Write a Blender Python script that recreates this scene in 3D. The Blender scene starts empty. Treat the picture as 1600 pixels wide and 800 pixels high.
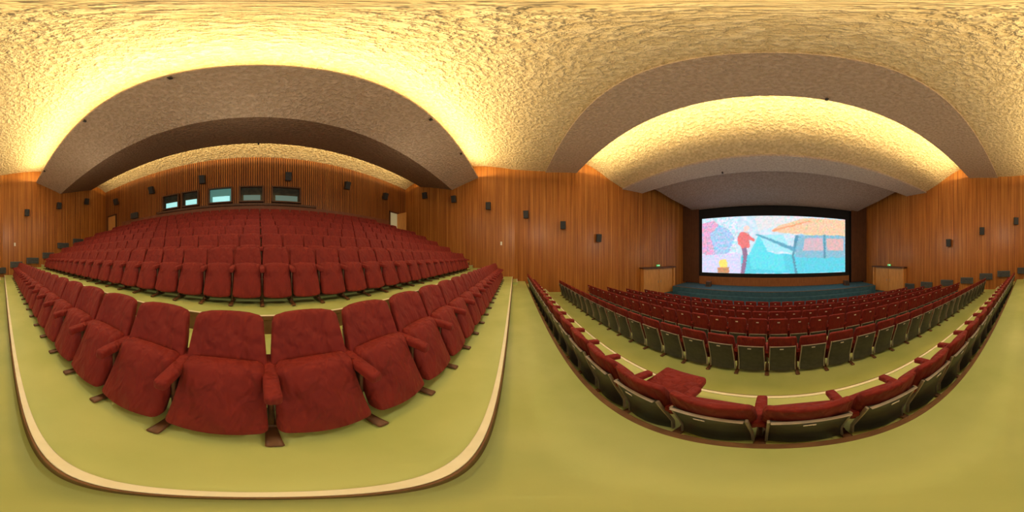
import bpy, bmesh, math, random
from mathutils import Vector, Matrix
random.seed(4)
sc=bpy.context.scene
COL=sc.collection
try:
    sc.view_settings.view_transform='Standard'
except Exception as e: print(e)
CAMX=-0.45
# ---------------------------------------------------------------- materials
def newmat(name):
    m=bpy.data.materials.new(name); m.use_nodes=True
    nt=m.node_tree; b=nt.nodes['Principled BSDF']
    return m,nt,b
def ramp(nt,fac,stops):
    r=nt.nodes.new('ShaderNodeValToRGB'); e=r.color_ramp.elements
    while len(e)<len(stops): e.new(0.5)
    for i,(p,c) in enumerate(stops):
        e[i].position=p; e[i].color=(c[0],c[1],c[2],1)
    nt.links.new(fac,r.inputs[0]); return r
def noise(nt,scale,detail=3,vec=None,mapscale=None,rough=.5):
    n=nt.nodes.new('ShaderNodeTexNoise'); n.inputs['Scale'].default_value=scale
    n.inputs['Detail'].default_value=detail; n.inputs['Roughness'].default_value=rough
    tc=nt.nodes.new('ShaderNodeTexCoord'); src=tc.outputs['Object']
    if mapscale:
        mp=nt.nodes.new('ShaderNodeMapping'); mp.inputs['Scale'].default_value=mapscale
        nt.links.new(src,mp.inputs[0]); src=mp.outputs[0]
    nt.links.new(src,n.inputs['Vector']); return n
def bump(nt,b,h,strength,dist):
    bp=nt.nodes.new('ShaderNodeBump'); bp.inputs['Strength'].default_value=strength
    bp.inputs['Distance'].default_value=dist
    nt.links.new(h,bp.inputs['Height']); nt.links.new(bp.outputs[0],b.inputs['Normal'])
def simple(name,c1,c2,scale=8,rough=.6,metal=0,bs=0,bd=.01,bscale=40,mapscale=None):
    m,nt,b=newmat(name)
    n=noise(nt,scale,4,mapscale=mapscale)
    r=ramp(nt,n.outputs['Fac'],[(.3,c1),(.7,c2)])
    nt.links.new(r.outputs[0],b.inputs['Base Color'])
    b.inputs['Roughness'].default_value=rough; b.inputs['Metallic'].default_value=metal
    if bs:
        n2=noise(nt,bscale,3); bump(nt,b,n2.outputs['Fac'],bs,bd)
    return m
def emis(name,c,s):
    m,nt,b=newmat(name)
    b.inputs['Base Color'].default_value=(*c,1); b.inputs['Emission Color'].default_value=(*c,1)
    b.inputs['Emission Strength'].default_value=s
    return m
def stucco(name,c1,c2,bs=1.0,bd=.03,scale=8):
    m,nt,b=newmat(name)
    n=noise(nt,scale,4,rough=.55); n.inputs['Distortion'].default_value=.25
    r=ramp(nt,n.outputs['Fac'],[(.38,c1),(.60,c2)])
    nt.links.new(r.outputs[0],b.inputs['Base Color']); b.inputs['Roughness'].default_value=.75
    r2=ramp(nt,n.outputs['Fac'],[(.36,(0,0,0)),(.64,(1,1,1))])
    bump(nt,b,r2.outputs[0],bs,bd); return m
M_ceil=stucco('ceiling_stucco_cream',(.60,.45,.23),(.78,.62,.36),bd=.065,scale=7.5)
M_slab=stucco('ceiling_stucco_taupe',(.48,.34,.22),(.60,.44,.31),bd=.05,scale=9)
M_slabd=stucco('ceiling_stucco_taupe_shaded',(.24,.145,.08),(.32,.20,.12),bd=.045,scale=9)  # taupe darkened: shade of the rear underside put into the colour
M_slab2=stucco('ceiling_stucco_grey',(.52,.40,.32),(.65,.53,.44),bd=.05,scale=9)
M_slab3=stucco('ceiling_stucco_grey_shaded',(.30,.21,.165),(.39,.29,.24),bd=.045,scale=9)  # grey darkened: shade of the stage soffit put into the colour
M_lin=simple('linoleum_olive',(.43,.53,.17),(.54,.62,.23),1.3,.5,bs=.15,bd=.003,bscale=60)
M_riser=simple('riser_brown',(.13,.06,.02),(.22,.11,.04),6,.6)
M_nose=simple('nosing_cream',(.82,.80,.58),(.90,.88,.68),9,.5)
M_blue=simple('carpet_blue',(.025,.09,.135),(.045,.135,.19),5,.9,bs=.3,bscale=80)
M_gap=simple('wood_gap_dark',(.08,.024,.005),(.13,.042,.01),3,.7)
M_door=simple('door_wood_light',(.55,.24,.06),(.70,.33,.09),3,.4,mapscale=(6,6,.6))
M_fascia=simple('fascia_wood',(.24,.085,.022),(.36,.14,.04),3,.4,mapscale=(6,6,.6))
M_dkwood=simple('wood_dark',(.08,.028,.009),(.13,.048,.016),3,.5,mapscale=(5,5,.5))
M_redwall=simple('wall_paint_redbrown',(.18,.055,.02),(.23,.075,.03),4,.6)
M_black=simple('masking_black',(.005,.005,.005),(.010,.009,.009),6,.9)
M_spk=simple('speaker_grille_black',(.012,.012,.013),(.03,.03,.03),60,.6,bs=.4,bd=.004,bscale=150)
M_spk2=simple('speaker_cabinet',(.02,.018,.017),(.035,.03,.03),10,.5)
M_grey=simple('plastic_grey_dark',(.034,.036,.037),(.06,.061,.058),12,.38,bs=.1,bscale=90,bd=.002)
M_edge=simple('metal_edge_tan',(.38,.34,.28),(.52,.47,.38),12,.4,metal=.3)
M_leg=simple('metal_leg_brown',(.10,.045,.02),(.18,.08,.035),14,.45,metal=.2)
M_box=simple('heater_grey',(.06,.065,.065),(.09,.095,.095),9,.5)
M_white=simple('plate_white',(.75,.72,.6),(.85,.82,.7),9,.5)
M_ink=simple('ink_black',(.01,.01,.01),(.02,.02,.02),9,.5)
M_green=emis('exit_green',(.02,.45,.10),.8)
M_signw=emis('exit_white',(.8,1,.85),.8)
M_cyan=emis('booth_glow_cyan',(.33,.75,.78),.9)
M_cyan2=emis('booth_glow_dim',(.06,.17,.15),.8)
M_cyan3=emis('pane_reflection_faint',(.10,.17,.15),.6)  # emission imitating muted bluish reflections on the dark panes
M_pale=emis('corridor_glow',(.55,.50,.28),.25)
M_dkglass=simple('glass_dark',(.03,.035,.03),(.06,.06,.045),5,.1)
# velvet
M_red,nt,b=newmat('velvet_red')
n=noise(nt,5,3); r=ramp(nt,n.outputs['Fac'],[(.3,(.165,.0065,.0035)),(.7,(.215,.010,.005))])
nt.links.new(r.outputs[0],b.inputs['Base Color']); b.inputs['Roughness'].default_value=.8
b.inputs['Sheen Weight'].default_value=.10; b.inputs['Sheen Tint'].default_value=(1,.3,.15,1)
n2=noise(nt,7,2,mapscale=(1.5,1.5,.4)); n2.inputs['Distortion'].default_value=.4
bump(nt,b,n2.outputs['Fac'],.9,.06)
# slatted wood
M_slat,nt,b=newmat('wood_slats_orange')
n=noise(nt,1.0,3,mapscale=(11,11,.12),rough=.85)
r=ramp(nt,n.outputs['Fac'],[(.30,(.25,.07,.009)),(.5,(.48,.165,.024)),(.70,(.70,.30,.06))])
nt.links.new(r.outputs[0],b.inputs['Base Color']); b.inputs['Roughness'].default_value=.40
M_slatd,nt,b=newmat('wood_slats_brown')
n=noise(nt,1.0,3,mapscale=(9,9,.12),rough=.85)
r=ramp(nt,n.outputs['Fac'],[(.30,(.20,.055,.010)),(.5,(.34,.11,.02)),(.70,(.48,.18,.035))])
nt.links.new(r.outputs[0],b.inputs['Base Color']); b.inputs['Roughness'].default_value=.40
# ---------------------------------------------------------------- mesh helpers
def ax(h,r,n):
    a=[h, h-r+.414*r, h-r]
    mid=[(-(h-r))+2*(h-r)*i/n for i in range(n+1)]
    return [-a[0],-a[1]]+mid+[a[1],a[0]]
def rbox(hx,hy,hz,r,n=(2,1,2),c=(0,0,0),f=None):
    r=min(r,hx*.999,hy*.999,hz*.999)
    X,Y,Z=ax(hx,r,n[0]),ax(hy,r,n[1]),ax(hz,r,n[2])
    vm={};V=[];F=[]
    def vid(x,y,z):
        ix=max(-(hx-r),min(hx-r,x));iy=max(-(hy-r),min(hy-r,y));iz=max(-(hz-r),min(hz-r,z))
        d=Vector((x-ix,y-iy,z-iz))
        if d.length>1e-9: d=d.normalized()*r
        p=(ix+d.x,iy+d.y,iz+d.z); k=(round(p[0],5),round(p[1],5),round(p[2],5))
        if k not in vm:
            vm[k]=len(V); q=Vector(p)
            if f: q=Vector(f(q.x,q.y,q.z))
            V.append(q+Vector(c))
        return vm[k]
    def grid(A,B,fn,flip):
        for i in range(len(A)-1):
            for j in range(len(B)-1):
                q=[vid(*fn(A[i],B[j])),vid(*fn(A[i+1],B[j])),vid(*fn(A[i+1],B[j+1])),vid(*fn(A[i],B[j+1]))]
                if flip:q.reverse()
                u=[]
                for t in q:
                    if t not in u:u.append(t)
                if len(u)>2:F.append(tuple(u))
    grid(X,Y,lambda a,b_:(a,b_,hz),False); grid(X,Y,lambda a,b_:(a,b_,-hz),True)
    grid(Y,Z,lambda a,b_:(hx,a,b_),False); grid(Y,Z,lambda a,b_:(-hx,a,b_),True)
    grid(X,Z,lambda a,b_:(a,-hy,b_),False); grid(X,Z,lambda a,b_:(a,hy,b_),True)
    return V,F
def box(x0,x1,y0,y1,z0,z1):
    V=[Vector(p) for p in [(x0,y0,z0),(x1,y0,z0),(x1,y1,z0),(x0,y1,z0),(x0,y0,z1),(x1,y0,z1),(x1,y1,z1),(x0,y1,z1)]]
    F=[(3,2,1,0),(4,5,6,7),(0,1,5,4),(1,2,6,5),(2,3,7,6),(3,0,4,7)]
    return V,F
def join(parts):
    V=[];F=[];MI=[]
    for p in parts:
        v,f=p[0],p[1]; mi=p[2] if len(p)>2 else 0
        o=len(V); V+=list(v); F+=[tuple(i+o for i in q) for q in f]; MI+=[mi]*len(f)
    return V,F,MI
def mk(name,V,F,mats,MI=None,smooth=False):
    me=bpy.data.meshes.new(name); me.from_pydata([tuple(v) for v in V],[],F)
    if not isinstance(mats,(list,tuple)): mats=[mats]
    for m in mats: me.materials.append(m)
    if MI: me.polygons.foreach_set('material_index',MI)
    if smooth: me.polygons.foreach_set('use_smooth',[True]*len(F))
    me.update(); return me
def ob(name,me,parent=None,loc=(0,0,0),rot=(0,0,0),**kw):
    o=bpy.data.objects.new(name,me); o.location=loc; o.rotation_euler=rot
    COL.objects.link(o)
    if parent: o.parent=parent
    for k,v in kw.items(): o[k]=v
    return o
def struct(name,me,label,**kw):
    return ob(name,me,kind='structure',label=label,category=name.split('_')[0].split('.')[0],**kw)
# ---------------------------------------------------------------- room shell
def w(y): return 11.5 if y<=0 else 11.5-.2656*y
YR=-8.75; YF=13.2
def prof(name,pts,mats,mi,label,inset=0.0,smooth=False):
    V=[];F=[]
    for (y,z) in pts:
        V+= [(-w(y)+inset,y,z),(w(y)-inset,y,z)]
    for i in range(len(pts)-1): F.append((2*i,2*i+1,2*i+3,2*i+2))
    return struct(name,mk(name,V,F,mats,mi,smooth),label)
rowsR=[(-.88,-1.4,19)]
for k in range(7): rowsR.append((-2.87-.85*k,-.84+.38*k,19))
rowsR[-1]=(rowsR[-1][0],rowsR[-1][1],15); rowsR[-2]=(rowsR[-2][0],rowsR[-2][1],17)
rowsF=[(.95,-2.0,19),(2.78,-2.40,19),(4.15,-2.60,17),(5.1,-2.73,16),(6.05,-2.85,15),(7.0,-2.96,14)]
nos=[]   # (y, ztop, zbelow)
for k in range(6,-1,-1):
    yo,zf,_=rowsR[k+1]; yn=yo+.55 if k>0 else -2.15
    nos.append((yn,zf,(rowsR[k][1] if k>0 else -1.12)))
nos+=[(-1.3,-1.12,-1.4),(-.125,-1.4,-1.7),(.74,-1.7,-2.0),(1.72,-2.0,-2.40),(3.6,-2.40,-2.60),(4.55,-2.60,-2.73),(5.5,-2.73,-2.85),(6.45,-2.85,-2.96),(7.5,-2.96,-3.0)]
pts=[(YR,nos[0][1])];mi=[]
for (y,a,b_) in nos:
    pts+=[(y,a),(y,b_)]; mi+=[0,1]
pts.append((YF,-3.0)); mi.append(2)
prof('floor',pts,[M_lin,M_riser,M_blue],mi,'stepped olive green linoleum floor with blue carpet by the stage')
for i,(y,a,b_) in enumerate(nos):
    cream = abs(y-.74)>.01
    W=w(y)-.03 if y>0 else 11.45
    V,F=rbox(W,.022,.006,.004,(1,1,1),(0,y-.024,a+.005))
    V2,F2=rbox(W,.006,.03,.004,(1,1,1),(0,y+.005,a-.022))
    V,F,MI=join([(V,F,0),(V2,F2,1)])
    me=mk('trim',V,F,[M_nose if cream else M_riser,M_riser],MI)
    struct('trim_%d'%(i+1),me,'cream wooden nosing strip on the edge of a step' if cream else 'brown wooden nosing strip on the edge of a step')
# aisle half steps
for (y,a,b_) in nos[:12]:
    h=(a+b_)/2
    for s in (-1,1):
        x0,x1=9.95,w(y)-.1
        V,F=box(min(s*x0,s*x1),max(s*x0,s*x1),y+.0,y+.3,b_,h)
        V2,F2=box(min(s*x0,s*x1),max(s*x0,s*x1),y+.25,y+.31,h,h+.012)
        V,F,MI=join([(V,F,0),(V2,F2,1)])
        struct('floor',mk('floor_step',V,F,[M_lin,M_nose],MI),'half step of the side aisle stairs with pale nosing')
def slatwall(name,path,z0,z1,label,pitch=.09,sl=.064,dep=.024,mats=None):
    V=[];F=[];MI=[]
    for (p0,p1) in zip(path[:-1],path[1:]):
        p0=Vector(p0);p1=Vector(p1); d=(p1-p0);L=d.length;d.normalize()
        nrm=Vector((-d.y,d.x))
        n=max(1,int(round(L/pitch))); pt=L/n
        prs=[]
        for i in range(n):
            s=i*pt
            prs+=[(s,dep),(s+pt*sl/pitch,dep),(s+pt*sl/pitch,0),(s+pt,0)]
        prs.append((L,dep))
        o=len(V)
        for (s,q) in prs:
            p=p0+d*s+nrm*q
            V+=[(p.x,p.y,z0),(p.x,p.y,z1)]
        for i in range(len(prs)-1):
            F.append((o+2*i,o+2*i+2,o+2*i+3,o+2*i+1)); MI.append(0 if i%4==0 else 1)
    return struct(name,mk(name,V,F,mats or [M_slat,M_gap],MI),label)
slatwall('wall_left',[(-w(YF),YF),(-11.5,0),(-11.5,YR)],-3.1,7.0,'orange brown wall of vertical wooden slats')
slatwall('wall_right',[(11.5,YR),(11.5,0),(w(YF),YF)],-3.1,7.0,'orange brown wall of vertical wooden slats')
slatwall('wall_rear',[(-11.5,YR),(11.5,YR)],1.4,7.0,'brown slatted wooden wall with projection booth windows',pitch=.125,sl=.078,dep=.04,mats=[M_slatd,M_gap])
V,F=box(-9.4,9.2,YR+.03,YR+.09,1.44,2.75)
struct('wall_rear_panel',mk('wp',V,F,M_redwall),'plain red brown lower panel of the rear wall')
V,F=box(-11,11,YF-.02,YF+.08,-3.1,5.5)
struct('wall_front',mk('wall_front',V,F,M_black),'black wall behind the cinema screen')
for s,nm in ((-1,'wall_front_left'),(1,'wall_front_right')):
    a,b_=(6.45,8.4); 
    x0,x1=(-b_,-a) if s<0 else (a,b_)
    slatwall(nm,[(x0,12.75),(x1,12.75)],-2.34,4.6,'dark slatted wooden panel beside the screen',mats=[M_dkwood,M_gap])
def smooth_pts(P,n=5):
    out=[]
    for i in range(len(P)-1):
        p0=P[max(i-1,0)];p1=P[i];p2=P[i+1];p3=P[min(i+2,len(P)-1)]
        for j in range(n):
            t=j/n
            out.append(tuple(.5*((2*p1[k])+(-p0[k]+p2[k])*t+(2*p0[k]-5*p1[k]+4*p2[k]-p3[k])*t*t+(-p0[k]+3*p1[k]-3*p2[k]+p3[k])*t**3) for k in (0,1)))
    out.append(P[-1]); return out
main=smooth_pts([(YR-.05,6.0),(-8.2,6.3),(-7.4,6.5),(-6,6.7),(-4,6.95),(-2.8,6.98),(-1.5,6.78),(0,6.45),(1.2,6.2),(2.1,6.10)])
prof('ceiling',main,M_ceil,None,'vaulted cream stucco ceiling lit by hidden cove lamps',smooth=True)
bay=smooth_pts([(2.1,6.10),(2.6,6.5),(3.2,6.95),(3.8,7.1),(4.4,6.95),(5.0,6.6),(5.6,6.15),(6.3,5.6),(7.15,5.10)])
prof('ceiling',bay,M_ceil,None,'curved cream stucco ceiling bay glowing from a cove light',smooth=True)
def slab(pts,th,mats,label,mi=None,inset=0.0):
    V=[];F=[];n=len(pts)
    for (y,z) in pts: V+=[(-w(y)+inset,y,z),(w(y)-inset,y,z)]
    for (y,z) in reversed(pts): V+=[(-w(y)+inset,y,z+th),(w(y)-inset,y,z+th)]
    m=2*n
    for i in range(m):
        j=(i+1)%m; F.append((2*i,2*i+1,2*j+1,2*j))
    F.append(tuple(2*i for i in range(m))); F.append(tuple(2*i+1 for i in reversed(range(m))))
    MI=None
    if mi: MI=list(mi)+[0]*(len(F)-len(mi))
    return struct('ceiling',mk('ceiling_slab',V,F,mats,MI),label)
slab([(2.02,6.0),(4.0,6.0)],.10,M_slab,'flat taupe stucco ceiling band spanning the hall')
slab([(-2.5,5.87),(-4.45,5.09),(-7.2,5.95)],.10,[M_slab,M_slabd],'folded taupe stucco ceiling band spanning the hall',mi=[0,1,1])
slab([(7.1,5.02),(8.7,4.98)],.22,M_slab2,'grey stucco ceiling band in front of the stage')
slab([(8.85,5.14),(10.5,4.62),(12.9,4.14)],.10,M_slab3,'grey stucco soffit with shade in its colour, sloping down to the stage',inset=1.0)
V=[(-w(7.3),7.3,5.5),(w(7.3),7.3,5.5),(w(YF),YF,5.5),(-w(YF),YF,5.5)]  # dark-coloured sheet standing in for shade at the soffit sides
struct('ceiling',mk('ceiling_shade_sheet',V,[(0,1,2,3)],M_gap),'dark sheet painted as shade above the stage soffit')
# ---------------------------------------------------------------- stage
V,F=rbox(7.7,1.2,.3,.03,(1,1,1),(-.1,11.9,-2.7)); 
Vn,Fn=box(-7.8,7.6,10.69,10.76,-2.42,-2.395)
V,F,MI=join([(V,F,0),(Vn,Fn,1)])
st=ob('stage',mk('stage',V,F,[M_blue,M_riser],MI),label='low blue carpeted stage below the cinema screen',category='stage')
V,F=rbox(7.0,.16,.14,.02,(1,1,1),(-.1,10.5,-2.86))
ob('stage_step',mk('stage_step',V,F,M_blue),label='long blue carpeted step in front of the stage',category='step')
V,F=box(-6.4,6.2,12.72,12.82,-2.4,-1.72)
ob('wooden_fascia',mk('wooden_fascia',V,F,M_fascia),st,label='brown wooden fascia running under the screen')
# screen
def inpoly(x,y,P):
    c=False;j=len(P)-1
    for i in range(len(P)):
        if (P[i][1]>y)!=(P[j][1]>y) and x<(P[j][0]-P[i][0])*(y-P[i][1])/(P[j][1]-P[i][1])+P[i][0]: c=not c
        j=i
    return c
from mathutils import noise as mn
def lin(c): return tuple((v/255/12.92 if v/255<=.04045 else ((v/255+.055)/1.055)**2.4) for v in c)
polys=[
 ([(1230,340),(1321,338),(1321,372),(1300,368),(1235,366),(1205,362)],(240,200,165)),
 ([(1180,337),(1260,337),(1225,350),(1185,362)],(225,225,228)),
 ([(1097,345),(1118,342),(1135,360),(1130,395),(1115,402),(1097,398)],(222,170,205)),
 ([(1110,365),(1125,350),(1140,356),(1150,372),(1140,400),(1120,402)],(165,200,235)),
 ([(1097,400),(1160,396),(1160,429),(1097,429)],(212,212,242)),
 ([(1160,400),(1321,396),(1321,429),(1160,429)],(85,205,225)),
 ([(1172,398),(1186,368),(1192,368),(1200,395),(1222,400),(1226,426),(1175,420)],(95,220,235)),
 ([(1186,369),(1222,367),(1236,396),(1200,394)],(165,228,240)),
 ([(1240,368),(1321,366),(1321,404),(1240,404)],(130,185,208)),
 ([(1254,373),(1282,372),(1284,392),(1252,393)],(210,180,192)),
 ([(1288,372),(1318,371),(1318,392),(1290,392)],(218,178,178)),
 ([(1240,368),(1245,368),(1238,400),(1243,429),(1240,429),(1235,400)],(75,145,172)),
 ([(1205,361),(1262,343),(1264,345),(1208,363)],(238,165,120)),
 ([(1284,366),(1287,366),(1287,404),(1284,404)],(75,145,170)),
 ([(1180,367),(1184,366),(1236,387),(1243,394),(1238,394)],(90,165,192)),
 ([(1154,374),(1157,365),(1163,362),(1170,364),(1173,370),(1180,374),(1179,378),(1172,376),(1173,386),(1168,390),(1161,389),(1156,383)],(230,118,120)),
 ([(1163,361),(1165,354),(1170,352),(1173,356),(1170,362)],(248,214,204)),
 ([(1161,389),(1169,388),(1169,402),(1165,429),(1159,429),(1163,405)],(145,110,145)),
 ([(1125,412),(1128,407),(1136,407),(1139,413),(1138,420),(1127,420)],(250,225,110)),
 ([(1123,420),(1141,420),(1141,429),(1123,429)],(200,140,100)),
]
NU,NV=300,124
SX0,SX1,SZ0,SZ1=-6.25,5.95,-1.42,3.28
V=[];F=[];cols=[]
for j in range(NV+1):
    for i in range(NU+1):
        u=i/NU;v=j/NV
        V.append((SX0+(SX1-SX0)*u,13.0,SZ0+(SZ1-SZ0)*v))
        px=1097+224*u; py=429-92*v
        nz=mn.noise(Vector((px*.13,py*.13,0))); nz2=mn.noise(Vector((px*.4,py*.4,3))); nz3=mn.noise(Vector((px*.22,py*.22,9)))
        acc=[0,0,0]
        for (ox,oy) in ((.6,.3),(-.6,.5),(.3,-.7),(-.4,-.4)):
            qx=px+ox+1.6*nz2;qy=py+oy+1.6*nz
            c=(206+25*nz,226+12*nz,240)
            for P,cc in polys:
                if inpoly(qx,qy,P): c=cc
            acc=[a+k/4 for a,k in zip(acc,c)]
        am=1.6 if px<1155 and py<402 else (1.3 if px>1225 and py<372 else .7)
        c=[acc[0]+am*(26*nz2+34*nz3),acc[1]+am*(20*nz2-8*nz3),acc[2]+am*(16*nz2+14*nz)]
        cols.append(lin([max(0,min(255,k)) for k in c]))
for j in range(NV):
    for i in range(NU):
        a=j*(NU+1)+i; F.append((a,a+1,a+NU+2,a+NU+1))
m,nt,b=newmat('projected_film')
at=nt.nodes.new('ShaderNodeAttribute'); at.attribute_name='film'
nt.links.new(at.outputs['Color'],b.inputs['Emission Color']); b.inputs['Emission Strength'].default_value=1.1
b.inputs['Base Color'].default_value=(.1,.1,.1,1); b.inputs['Roughness'].default_value=.9
me=mk('projection_surface',V,F,m)
ca=me.color_attributes.new('film','FLOAT_COLOR','POINT')
ca.data.foreach_set('color',[k for c in cols for k in (*c,1)])
scr=ob('cinema_screen',None,loc=(0,0,0),label='wide lit cinema screen showing a turquoise car and a figure',category='screen')
ob('projection_surface',me,scr)
V,F,MI=join([box(-6.6,6.3,12.90,12.98,3.28,4.05),box(-6.6,6.3,12.90,12.98,-1.72,-1.42),box(-6.6,-6.25,12.90,12.98,-1.42,3.28),box(5.95,6.3,12.90,12.98,-1.42,3.28)])
ob('masking_border',mk('masking_border',V,F,M_black),scr)
for x in (-5.2,5.5):
    e=ob('stage_monitor',None,loc=(x,11.9,-2.4),label='small dark wedge loudspeaker on the stage',category='speaker',group='stage monitors')
    V,F=rbox(.2,.16,.2,.02,(1,1,1),(0,0,.2),lambda a,b_,c:(a,b_+(c)*.3 if b_<0 else b_,c))
    ob('cabinet',mk('cabinet',V,F,M_dkwood,None),e)
    V,F=rbox(.16,.01,.15,.008,(1,1,1),(0,-.175,.2),lambda a,b_,c:(a,b_+c*.3,c))
    ob('grille',mk('grille',V,F,M_spk,None),e)
# ---------------------------------------------------------------- front doors with vestibule
ang=math.atan(.2656)
for s,n in ((-1,1),(1,2)):
    y=10.0 if s<0 else 10.2
    wl=w(y)
    e=ob('door_%d'%n,None,loc=(s*(wl),y,-3.0),rot=(0,0,(math.pi/2-ang) if s<0 else (-math.pi/2+ang)),kind='structure',label='double wooden exit doors in a boxed porch',category='door')
    V,F,MI=join([box(-1.5,-1.38,-.5,.3,0,2.05),box(1.38,1.5,-.5,.3,0,2.05),box(-1.38,1.38,-.38,-.3,1.95,2.05),box(-.03,.03,-.4,-.3,0,1.95)])
    ob('door_frame',mk('door_frame',V,F,M_door),e)
    V,F=rbox(1.6,.45,.045,.02,(1,1,1),(0,-.12,2.1)); ob('porch_roof',mk('porch_roof',V,F,M_dkwood),e)
    for q in (-1,1):
        V,F=rbox(.65,.025,.96,.01,(1,1,1),(q*.69,-.34,.985)); lf=ob('door_leaf',mk('door_leaf',V,F,M_door),e)
        V,F=rbox(.015,.02,.1,.01,(1,1,1),(q*.12,-.39,1.0)); ob('handle',mk('handle',V,F,M_edge),lf)
    V,F=rbox(.15,.03,.07,.01,(1,1,1),(0,-.2,2.25)); sg=ob('exit_sign',mk('exit_sign',V,F,M_green),label='small lit green exit sign above wooden doors',category='sign')
    sg.matrix_world=Matrix.Translation(e.location)@Matrix.Rotation(e.rotation_euler.z,4,'Z')
    V,F,MI=join([box(-.09,-.01,-.235,-.231,2.245,2.26),box(-.11,-.08,-.235,-.231,2.225,2.28),box(.03,.10,-.235,-.231,2.21,2.29)])
    ob('pictogram',mk('pictogram',V,F,M_signw),sg)
# ---------------------------------------------------------------- booth windows + rear doors
def window(n,xa,xb,gm,gm2=None):
    xa+=CAMX;xb+=CAMX
    z0,z1=3.02,3.86;y=YR+.05
    e=ob('window_%d'%n,None,kind='structure',label='projection booth window in a deep wooden frame',category='window')
    t=.07
    V,F,MI=join([box(xa-t,xb+t,y,y+.2,z1,z1+t),box(xa-t,xb+t,y,y+.22,z0-t,z0),box(xa-t,xa,y,y+.2,z0,z1),box(xb,xb+t,y,y+.2,z0,z1)])
    ob('window_frame',mk('window_frame',V,F,M_dkwood),e)
    V,F=box(xa,xb,y,y+.03,z0,z1); ob('glass',mk('glass',V,F,M_dkglass if gm is None else gm),e)
    if gm2:
        V,F=box(xa+.1,xb-.15,y+.03,y+.05,z0+.02,z0+.38); ob('pane_glow',mk('pane_glow',V,F,gm2),e)
window(1,4.62,5.65,None,M_cyan)
window(2,3.35,4.3,None,M_cyan)
window(3,1.45,2.65,M_cyan2,M_cyan)
window(4,-.2,.95,M_dkglass,M_cyan3)  # glowing panel here paints a dull reflection on the glass
window(5,-2.2,-.75,M_dkglass,M_cyan3)
V,F=box(-3.2+CAMX,6.2+CAMX,YR+.04,YR+.16,2.78,2.9)
struct('trim_40',mk('tr',V,F,M_dkwood),'wooden ledge under the booth windows')
V,F=rbox(.32,.1,.22,.03,(1,1,1),(8.2+CAMX,YR+.16,3.0)); 
e=ob('wall_cabinet',mk('wall_cabinet',V,F,M_grey),label='small dark grey cabinet on the rear wall',category='cabinet')
for n,x0,x1,gl in ((3,9.95,10.95,False),(4,-10.4,-9.5,True)):
    y=YR+.04; z0=1.44
    e=ob('door_%d'%n,None,kind='structure',label='open doorway showing a pale corridor' if gl else 'light wooden door in the rear wall',category='door')
    V,F,MI=join([box(x0-.08,x0,y,y+.1,z0,z0+2.1),box(x1,x1+.08,y,y+.1,z0,z0+2.1),box(x0-.08,x1+.08,y,y+.1,z0+2.02,z0+2.12)])
    ob('door_frame',mk('door_frame',V,F,M_dkwood),e)
    if gl:
        V,F=box(x0,x1,y,y+.02,z0,z0+2.02); ob('corridor_view',mk('corridor',V,F,M_pale),e)
        V,F=rbox(.03,.45,1.0,.01,(1,1,1),(x0+.03,y+.47,z0+1.01)); lf=ob('door_leaf',mk('leaf',V,F,M_door),e)
    else:
        V,F=rbox((x1-x0)/2,.03,1.0,.01,(1,1,1),((x0+x1)/2,y+.04,z0+1.01)); lf=ob('door_leaf',mk('leaf',V,F,M_door),e)
        V,F=rbox(.06,.03,.015,.01,(1,1,1),(x0+.12,y+.1,z0+1.0)); ob('handle',mk('handle',V,F,M_edge),lf)
# ---------------------------------------------------------------- wall speakers
V,F=rbox(.16,.13,.26,.02,(1,1,1),(0,.06,0)); ME_sc=mk('cabinet',V,F,M_spk2)
V,F=rbox(.14,.012,.24,.008,(1,1,1),(0,.2,0)); ME_sg=mk('grille',V,F,M_spk)
V,F,MI=join([box(-.03,.03,-.22,-.07,-.04,.04),box(-.07,.07,-.24,-.21,-.1,.1)]); ME_sb=mk('bracket',V,F,M_leg)
def speaker(x,y,z,rz,tilt=-.2):
    e=ob('wall_speaker',None,loc=(x,y,z),rot=(0,0,rz),label='black box loudspeaker bracketed to the slatted wall',category='speaker',group='surround speakers on the walls')
    for nm,me in (('cabinet',ME_sc),('grille',ME_sg)): ob(nm,me,e,rot=(tilt,0,0))
    ob('bracket',ME_sb,e)
Wz=.27
for (y,z) in ((-6.6,4.9),(-4.2,4.2),(-1.75,3.46),(.75,2.76),(3.05,2.0),(5.3,1.2)):
    for s in (-1,1):
        rz=(-math.pi/2 if s<0 else math.pi/2)
        if y>0: rz+= (-ang if s<0 else ang)
        speaker(s*(w(y)-Wz),y,z-(.25 if s>0 else 0),rz)
for x in (10.1,6.5,3.03,-1.55,-5.1,-8.3): speaker(x+CAMX,YR+Wz,4.55,0,-.25)
# ceiling spots
V,F=rbox(.04,.06,.035,.012,(1,1,1),(0,.0,-.075)); ME_b=mk('spot_body',V,F,M_spk2)
V,F,MI=join([box(-.015,.015,-.015,.015,-.06,0),box(-.04,.04,-.04,.04,-.012,0)]); ME_s=mk('spot_mount',V,F,M_leg)
for (x,y,z) in ((.95,3.9,6.0),(1.1,-2.56,5.845),(4.2,-2.56,5.845),(-5.0,-2.56,5.845),(-8.0,-2.56,5.845),(9.3,-2.56,5.845),(-3.0,8.4,4.98),(CAMX,-7.1,5.91)):
    e=ob('ceiling_spotlight',None,loc=(x,y,z),label='small black spotlight fixed to the ceiling band',category='spotlight',group='small ceiling spotlights')
    ob('lamp_body',ME_b,e); ob('mount',ME_s,e)
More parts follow.
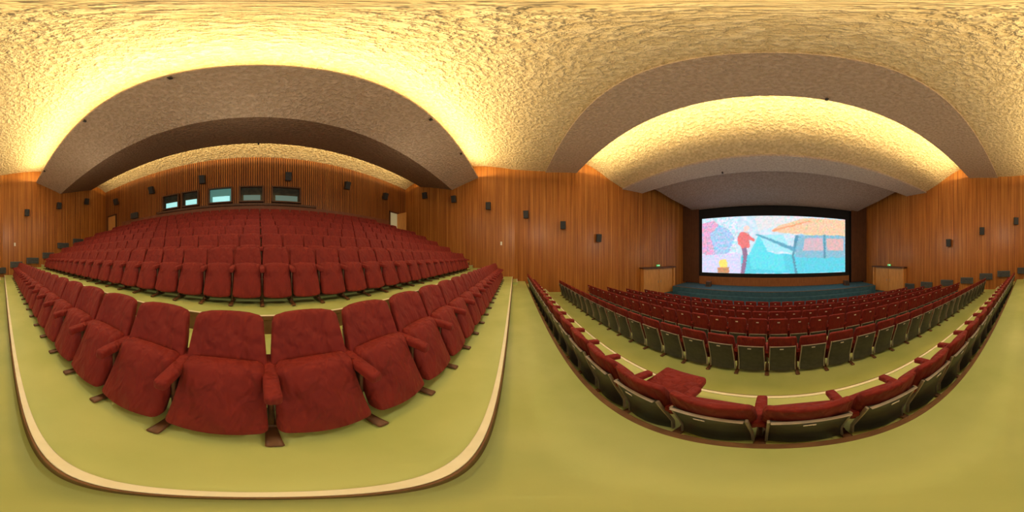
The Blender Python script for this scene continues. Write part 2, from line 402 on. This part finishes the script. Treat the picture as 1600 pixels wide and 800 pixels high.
# heater boxes by right wall
def floorz(y):
    z=nos[0][1]
    for (yy,a,b_) in nos:
        if y>yy: z=b_
    return z
V,F=rbox(.08,.45,.22,.03,(1,1,1),(0,0,0)); 
parts=[(V,F,0)]
for i in range(6):
    v,f=box(-.086,.086,-.4,.4,-.16+i*.06,-.14+i*.06); parts.append((v,f,1))
V,F,MI=join(parts); ME_h=mk('wall_heater',V,F,[M_box,M_spk2],MI)
for y in (-5.9,-4.6,-3.4,-2.2,-1.0,.2,1.6,2.8,4.1,5.5,7.0,8.4):
    z=floorz(y-.4)+.5 if y<0 else -1.05-(y-.2)*.15-.1*(y>4)
    ob('wall_heater',ME_h,loc=(w(y)-.16,y,z),rot=(0,0,ang if y>0 else 0),label='dark grey louvred heater box on the wall above the aisle',category='heater',group='heater boxes along the aisle wall')
for s in (-1,1):
    V,F=rbox(.01,.06,.12,.008,(1,1,1),(s*11.44,-.9,.85))
    ob('light_switch',mk('light_switch',V,F,M_white),label='white switch plate on the slatted wall',category='switch')
# ---------------------------------------------------------------- seats
def yb(z): return -.02-(z-.3)*.30
def back_def(x,y,z):
    Z=z+.72; s=(Z-.44)/.56
    wd=1.02-.10*max(0,s)**1.5
    zz=Z-(abs(x)/.24)**6*.02*max(0,s)**3-.006*(x/.24)**2
    yy=y*(1-.35*max(0,min(1,s)))+yb(Z)+.045*(abs(x)/.24)**2 + (.015 if y>0 else 0)*math.sin(max(0,min(1,s))*3.14)
    return (x*wd,yy,zz)
def seat_fold(x,y,z):
    Z=z+.43; s=(z+.27)/.54
    wd=1.0-.05*s
    yy=y+.19-.20*s+ (.045*(1-(x/.24)**2)*math.sin(max(0,min(1,s))*2.6+.4) if y>0 else 0)
    zz=Z-.025*(1-(x/.24)**2)*(1-s)+.02*(1-(x/.24)**2)*s
    return (x*wd,yy,zz)
def seat_open(x,y,z):
    return (x,z+.22,.50-y+.02*(z/.27))
def arm_def(x,y,z):
    s=(y+.24)/.48
    return (x*(1+.12*math.sin(s*3)),y+.04,z+.655-.05*s-.06*max(0,s-.75)**1.3*2)
def chair_parts(hi,openseat=False,end=False,low=False):
    nb=(6,1,8) if hi else (2,1,3)
    back=rbox(.246,.048,.285,.030,nb,f=back_def)
    H=.20 if low else .35; C=.10+H
    panel=rbox(.218,.012,H,.01,(4,1,6) if hi else (2,1,1),f=lambda x,y,z:(x*(1-.07*(z+H)/.70),y+yb(max(z+C,.3))-.065+.03*(abs(x)/.2)**2,z+C))
    seat=rbox(.238,.06,.27,.040,(6,1,8) if hi else (2,1,3),f=seat_open if openseat else seat_fold)
    def arm(x0): return rbox(.036,.205,.040,.022,(1,8,1) if hi else (1,3,1),(x0,0,0),arm_def)
    def leg(x0):
        a=rbox(.014,.045,.29,.01,(1,1,2),(x0,.06,.31)); b_=rbox(.028,.22,.016,.014,(1,3,1),(x0,.08,.018),lambda x,y,z:(x*(1+.3*abs(y)/.19),y,z+.02*(1-(y/.22)**2)))
        c=rbox(.03,.05,.03,.015,(1,1,1),(x0,.06,.05)); d=rbox(.018,.11,.018,.015,(1,1,1),(x0,.0,.60))
        return join([a,b_,c,d])[:2]
    rim=[]
    for s in (-1,1):
        rim.append(rbox(.008,.016,H,.005,(1,1,4),(0,0,0),lambda x,y,z,s=s:(x+s*.219*(1-.07*(z+H)/.70),y+yb(max(z+C,.3))-.036,z+C)))
    rim.append(rbox(.195,.014,.006,.005,(2,1,1),(0,yb(2*H+.10)-.06,2*H+.105)))
    rim=join(rim)[:2]
    xs=[-.255]+([.255] if end else [])
    if low: plate=rbox(.030,.005,.016,.002,(1,1,1),f=lambda x,y,z:(x,y+yb(.90)-.038-.3*z,z+.90))
    else: plate=rbox(.030,.003,.014,.002,(1,1,1),f=lambda x,y,z:(x-.02,y+yb(.76)-.081-.3*z,z+.755))
    return dict(backrest=(back,M_red),back_panel=(panel,M_grey),panel_rim=(rim,M_edge),seat=(seat,M_red),
        armrest=[(arm(x),M_red) for x in xs],leg=[(leg(x),M_leg) for x in xs],number_plate=(plate,M_white))
def build_meshes(op,end,low):
    d=chair_parts(True,op,end,low); L=[]
    for k,v in d.items():
        for q in (v if isinstance(v,list) else [v]):
            L.append((k,mk(k,q[0][0],q[0][1],q[1],None,True)))
    return L
HI={(o,e,l):build_meshes(o,e,l) for (o,l) in ((False,False),(True,False),(False,True)) for e in (False,True)}
MATS=[M_red,M_grey,M_edge,M_leg,M_white]
def merged(end,low):
    P=[]
    for k,v in chair_parts(False,False,end,low).items():
        for q in (v if isinstance(v,list) else [v]): P.append((q[0][0],q[0][1],MATS.index(q[1])))
    return join(P)
LOd={(e,l):merged(e,l) for e in (False,True) for l in (False,True)}
LO={k:mk('cinema_chair',*LOd[k][:2],MATS,LOd[k][2],True) for k in LOd}
S=.51
allc=[]
for R,grp in ((rowsR,'cinema chairs in the upper rows'),(rowsF,'cinema chairs in the lower rows')):
    for ri,(yo,zf,n) in enumerate(R):
        for i in range(-n,n):
            x=(i+.5)*S
            d=math.sqrt((x-CAMX)**2+yo**2+(zf+.6)**2)
            allc.append((d,x,yo,zf,i==n-1,grp,ri,i))
allc.sort(key=lambda t:t[0])
stuffV=[]
for idx,(d,x,yo,zf,end,grp,ri,i) in enumerate(allc):
    lower=grp.endswith('lower rows')
    low=lower and ri>=2
    if idx<300:
        op= lower and ri==0 and i==-3
        lab='dark red velvet cinema chair with padded armrests, seat %s'%('folded down' if op else 'tipped up')
        if lower: lab='red velvet cinema chair with dark grey back shell, seat %s'%('folded down' if op else 'tipped up')
        if low: lab='red velvet cinema chair with small white number plate on its back'
        if d<7.0:
            e=ob('cinema_chair',None,loc=(x,yo,zf),label=lab,category='chair',group=grp)
            for nm,me in HI[(op,end,low)]:
                p=ob(nm,me,e)
                if nm=='number_plate' and lower and ri==0 and -12<=i<=12:
                    cu=bpy.data.curves.new('num','FONT'); cu.body=str(i+19); cu.size=.028; cu.align_x='CENTER'; cu.align_y='CENTER'
                    t=bpy.data.objects.new('tmp',cu); COL.objects.link(t)
                    bpy.context.view_layer.update()
                    tm=bpy.data.meshes.new_from_object(t); bpy.data.objects.remove(t)
                    tm.materials.clear(); tm.materials.append(M_ink)
                    ob('seat_number',tm,p,loc=(-.02,yb(.76)-.0855,.755),rot=(math.pi/2+.29,0,0))
        else:
            ob('cinema_chair',LO[(end,low)],loc=(x,yo,zf),label=lab,category='chair',group=grp)
    else: stuffV.append((Vector((x,yo,zf)),(end,low)))
V=[];F=[];MI=[]
for (o,key) in stuffV:
    v,f,m_=LOd[key]
    k=len(V); V+=[p+o for p in v]; F+=[tuple(i+k for i in q) for q in f]; MI+=m_
ob('cinema_chair',mk('cinema_chair_rows',V,F,MATS,MI,True),kind='stuff',label='distant rows of dark red velvet cinema chairs',category='chairs',group='cinema chairs in the far rows')
print('chairs',len(allc),'stuff',len(stuffV))
# ---------------------------------------------------------------- lights
def area(name,loc,dirv,sx,sy,power,col):
    l=bpy.data.lights.new(name,'AREA'); l.shape='RECTANGLE'; l.size=sx; l.size_y=sy; l.energy=power; l.color=col
    o=bpy.data.objects.new(name,l); o.location=loc
    o.rotation_euler=Vector(dirv).to_track_quat('-Z','Y').to_euler()
    COL.objects.link(o); return o
warm=(1,.77,.38)
area('cove_lamp',(0,-2.85,5.96),(0,.95,.28),21.5,.12,1120,warm)
area('cove_lamp',(0,3.6,6.15),(0,.98,.05),19,.12,860,warm)
area('cove_lamp',(0,-6.9,6.12),(0,-.8,.6),21,.12,300,warm)
def point(loc,p,col=(1,.88,.66),r=0.0):  # added fill points without fixtures, to brighten the hall
    l=bpy.data.lights.new('fill_light','POINT'); l.energy=p; l.color=col; l.shadow_soft_size=r
    o=bpy.data.objects.new('fill_light',l); o.location=loc; COL.objects.link(o)
for (x,y,z,p) in ((-6,-3.6,3.0,60),(0,-4.0,3.0,60),(6,-3.6,3.0,60),(-7,0,2.0,115),(-2.3,.4,2.4,95),(2.3,-.3,2.4,95),(7,0,2.0,115),
                  (-5.2,5,1.2,120),(0,5.3,1.2,100),(5.2,5,1.2,120),(-4.5,9.6,.3,50),(4.5,9.6,.3,50)):
    point((x,y,z),p)
cam=bpy.data.cameras.new('camera'); cam.type='PANO'
try: cam.panorama_type='EQUIRECTANGULAR'
except Exception: pass
try: cam.cycles.panorama_type='EQUIRECTANGULAR'
except Exception: pass
co=bpy.data.objects.new('camera',cam); COL.objects.link(co)
co.location=(CAMX,0,0); co.rotation_euler=(math.pi/2,0,math.radians((1204-800)*.225))
sc.camera=co
# raise the whole hall so the stage floor is at z=0
for o in COL.objects:
    if o.parent is None: o.location.z+=3.0
wd=bpy.data.worlds.new('world'); sc.world=wd
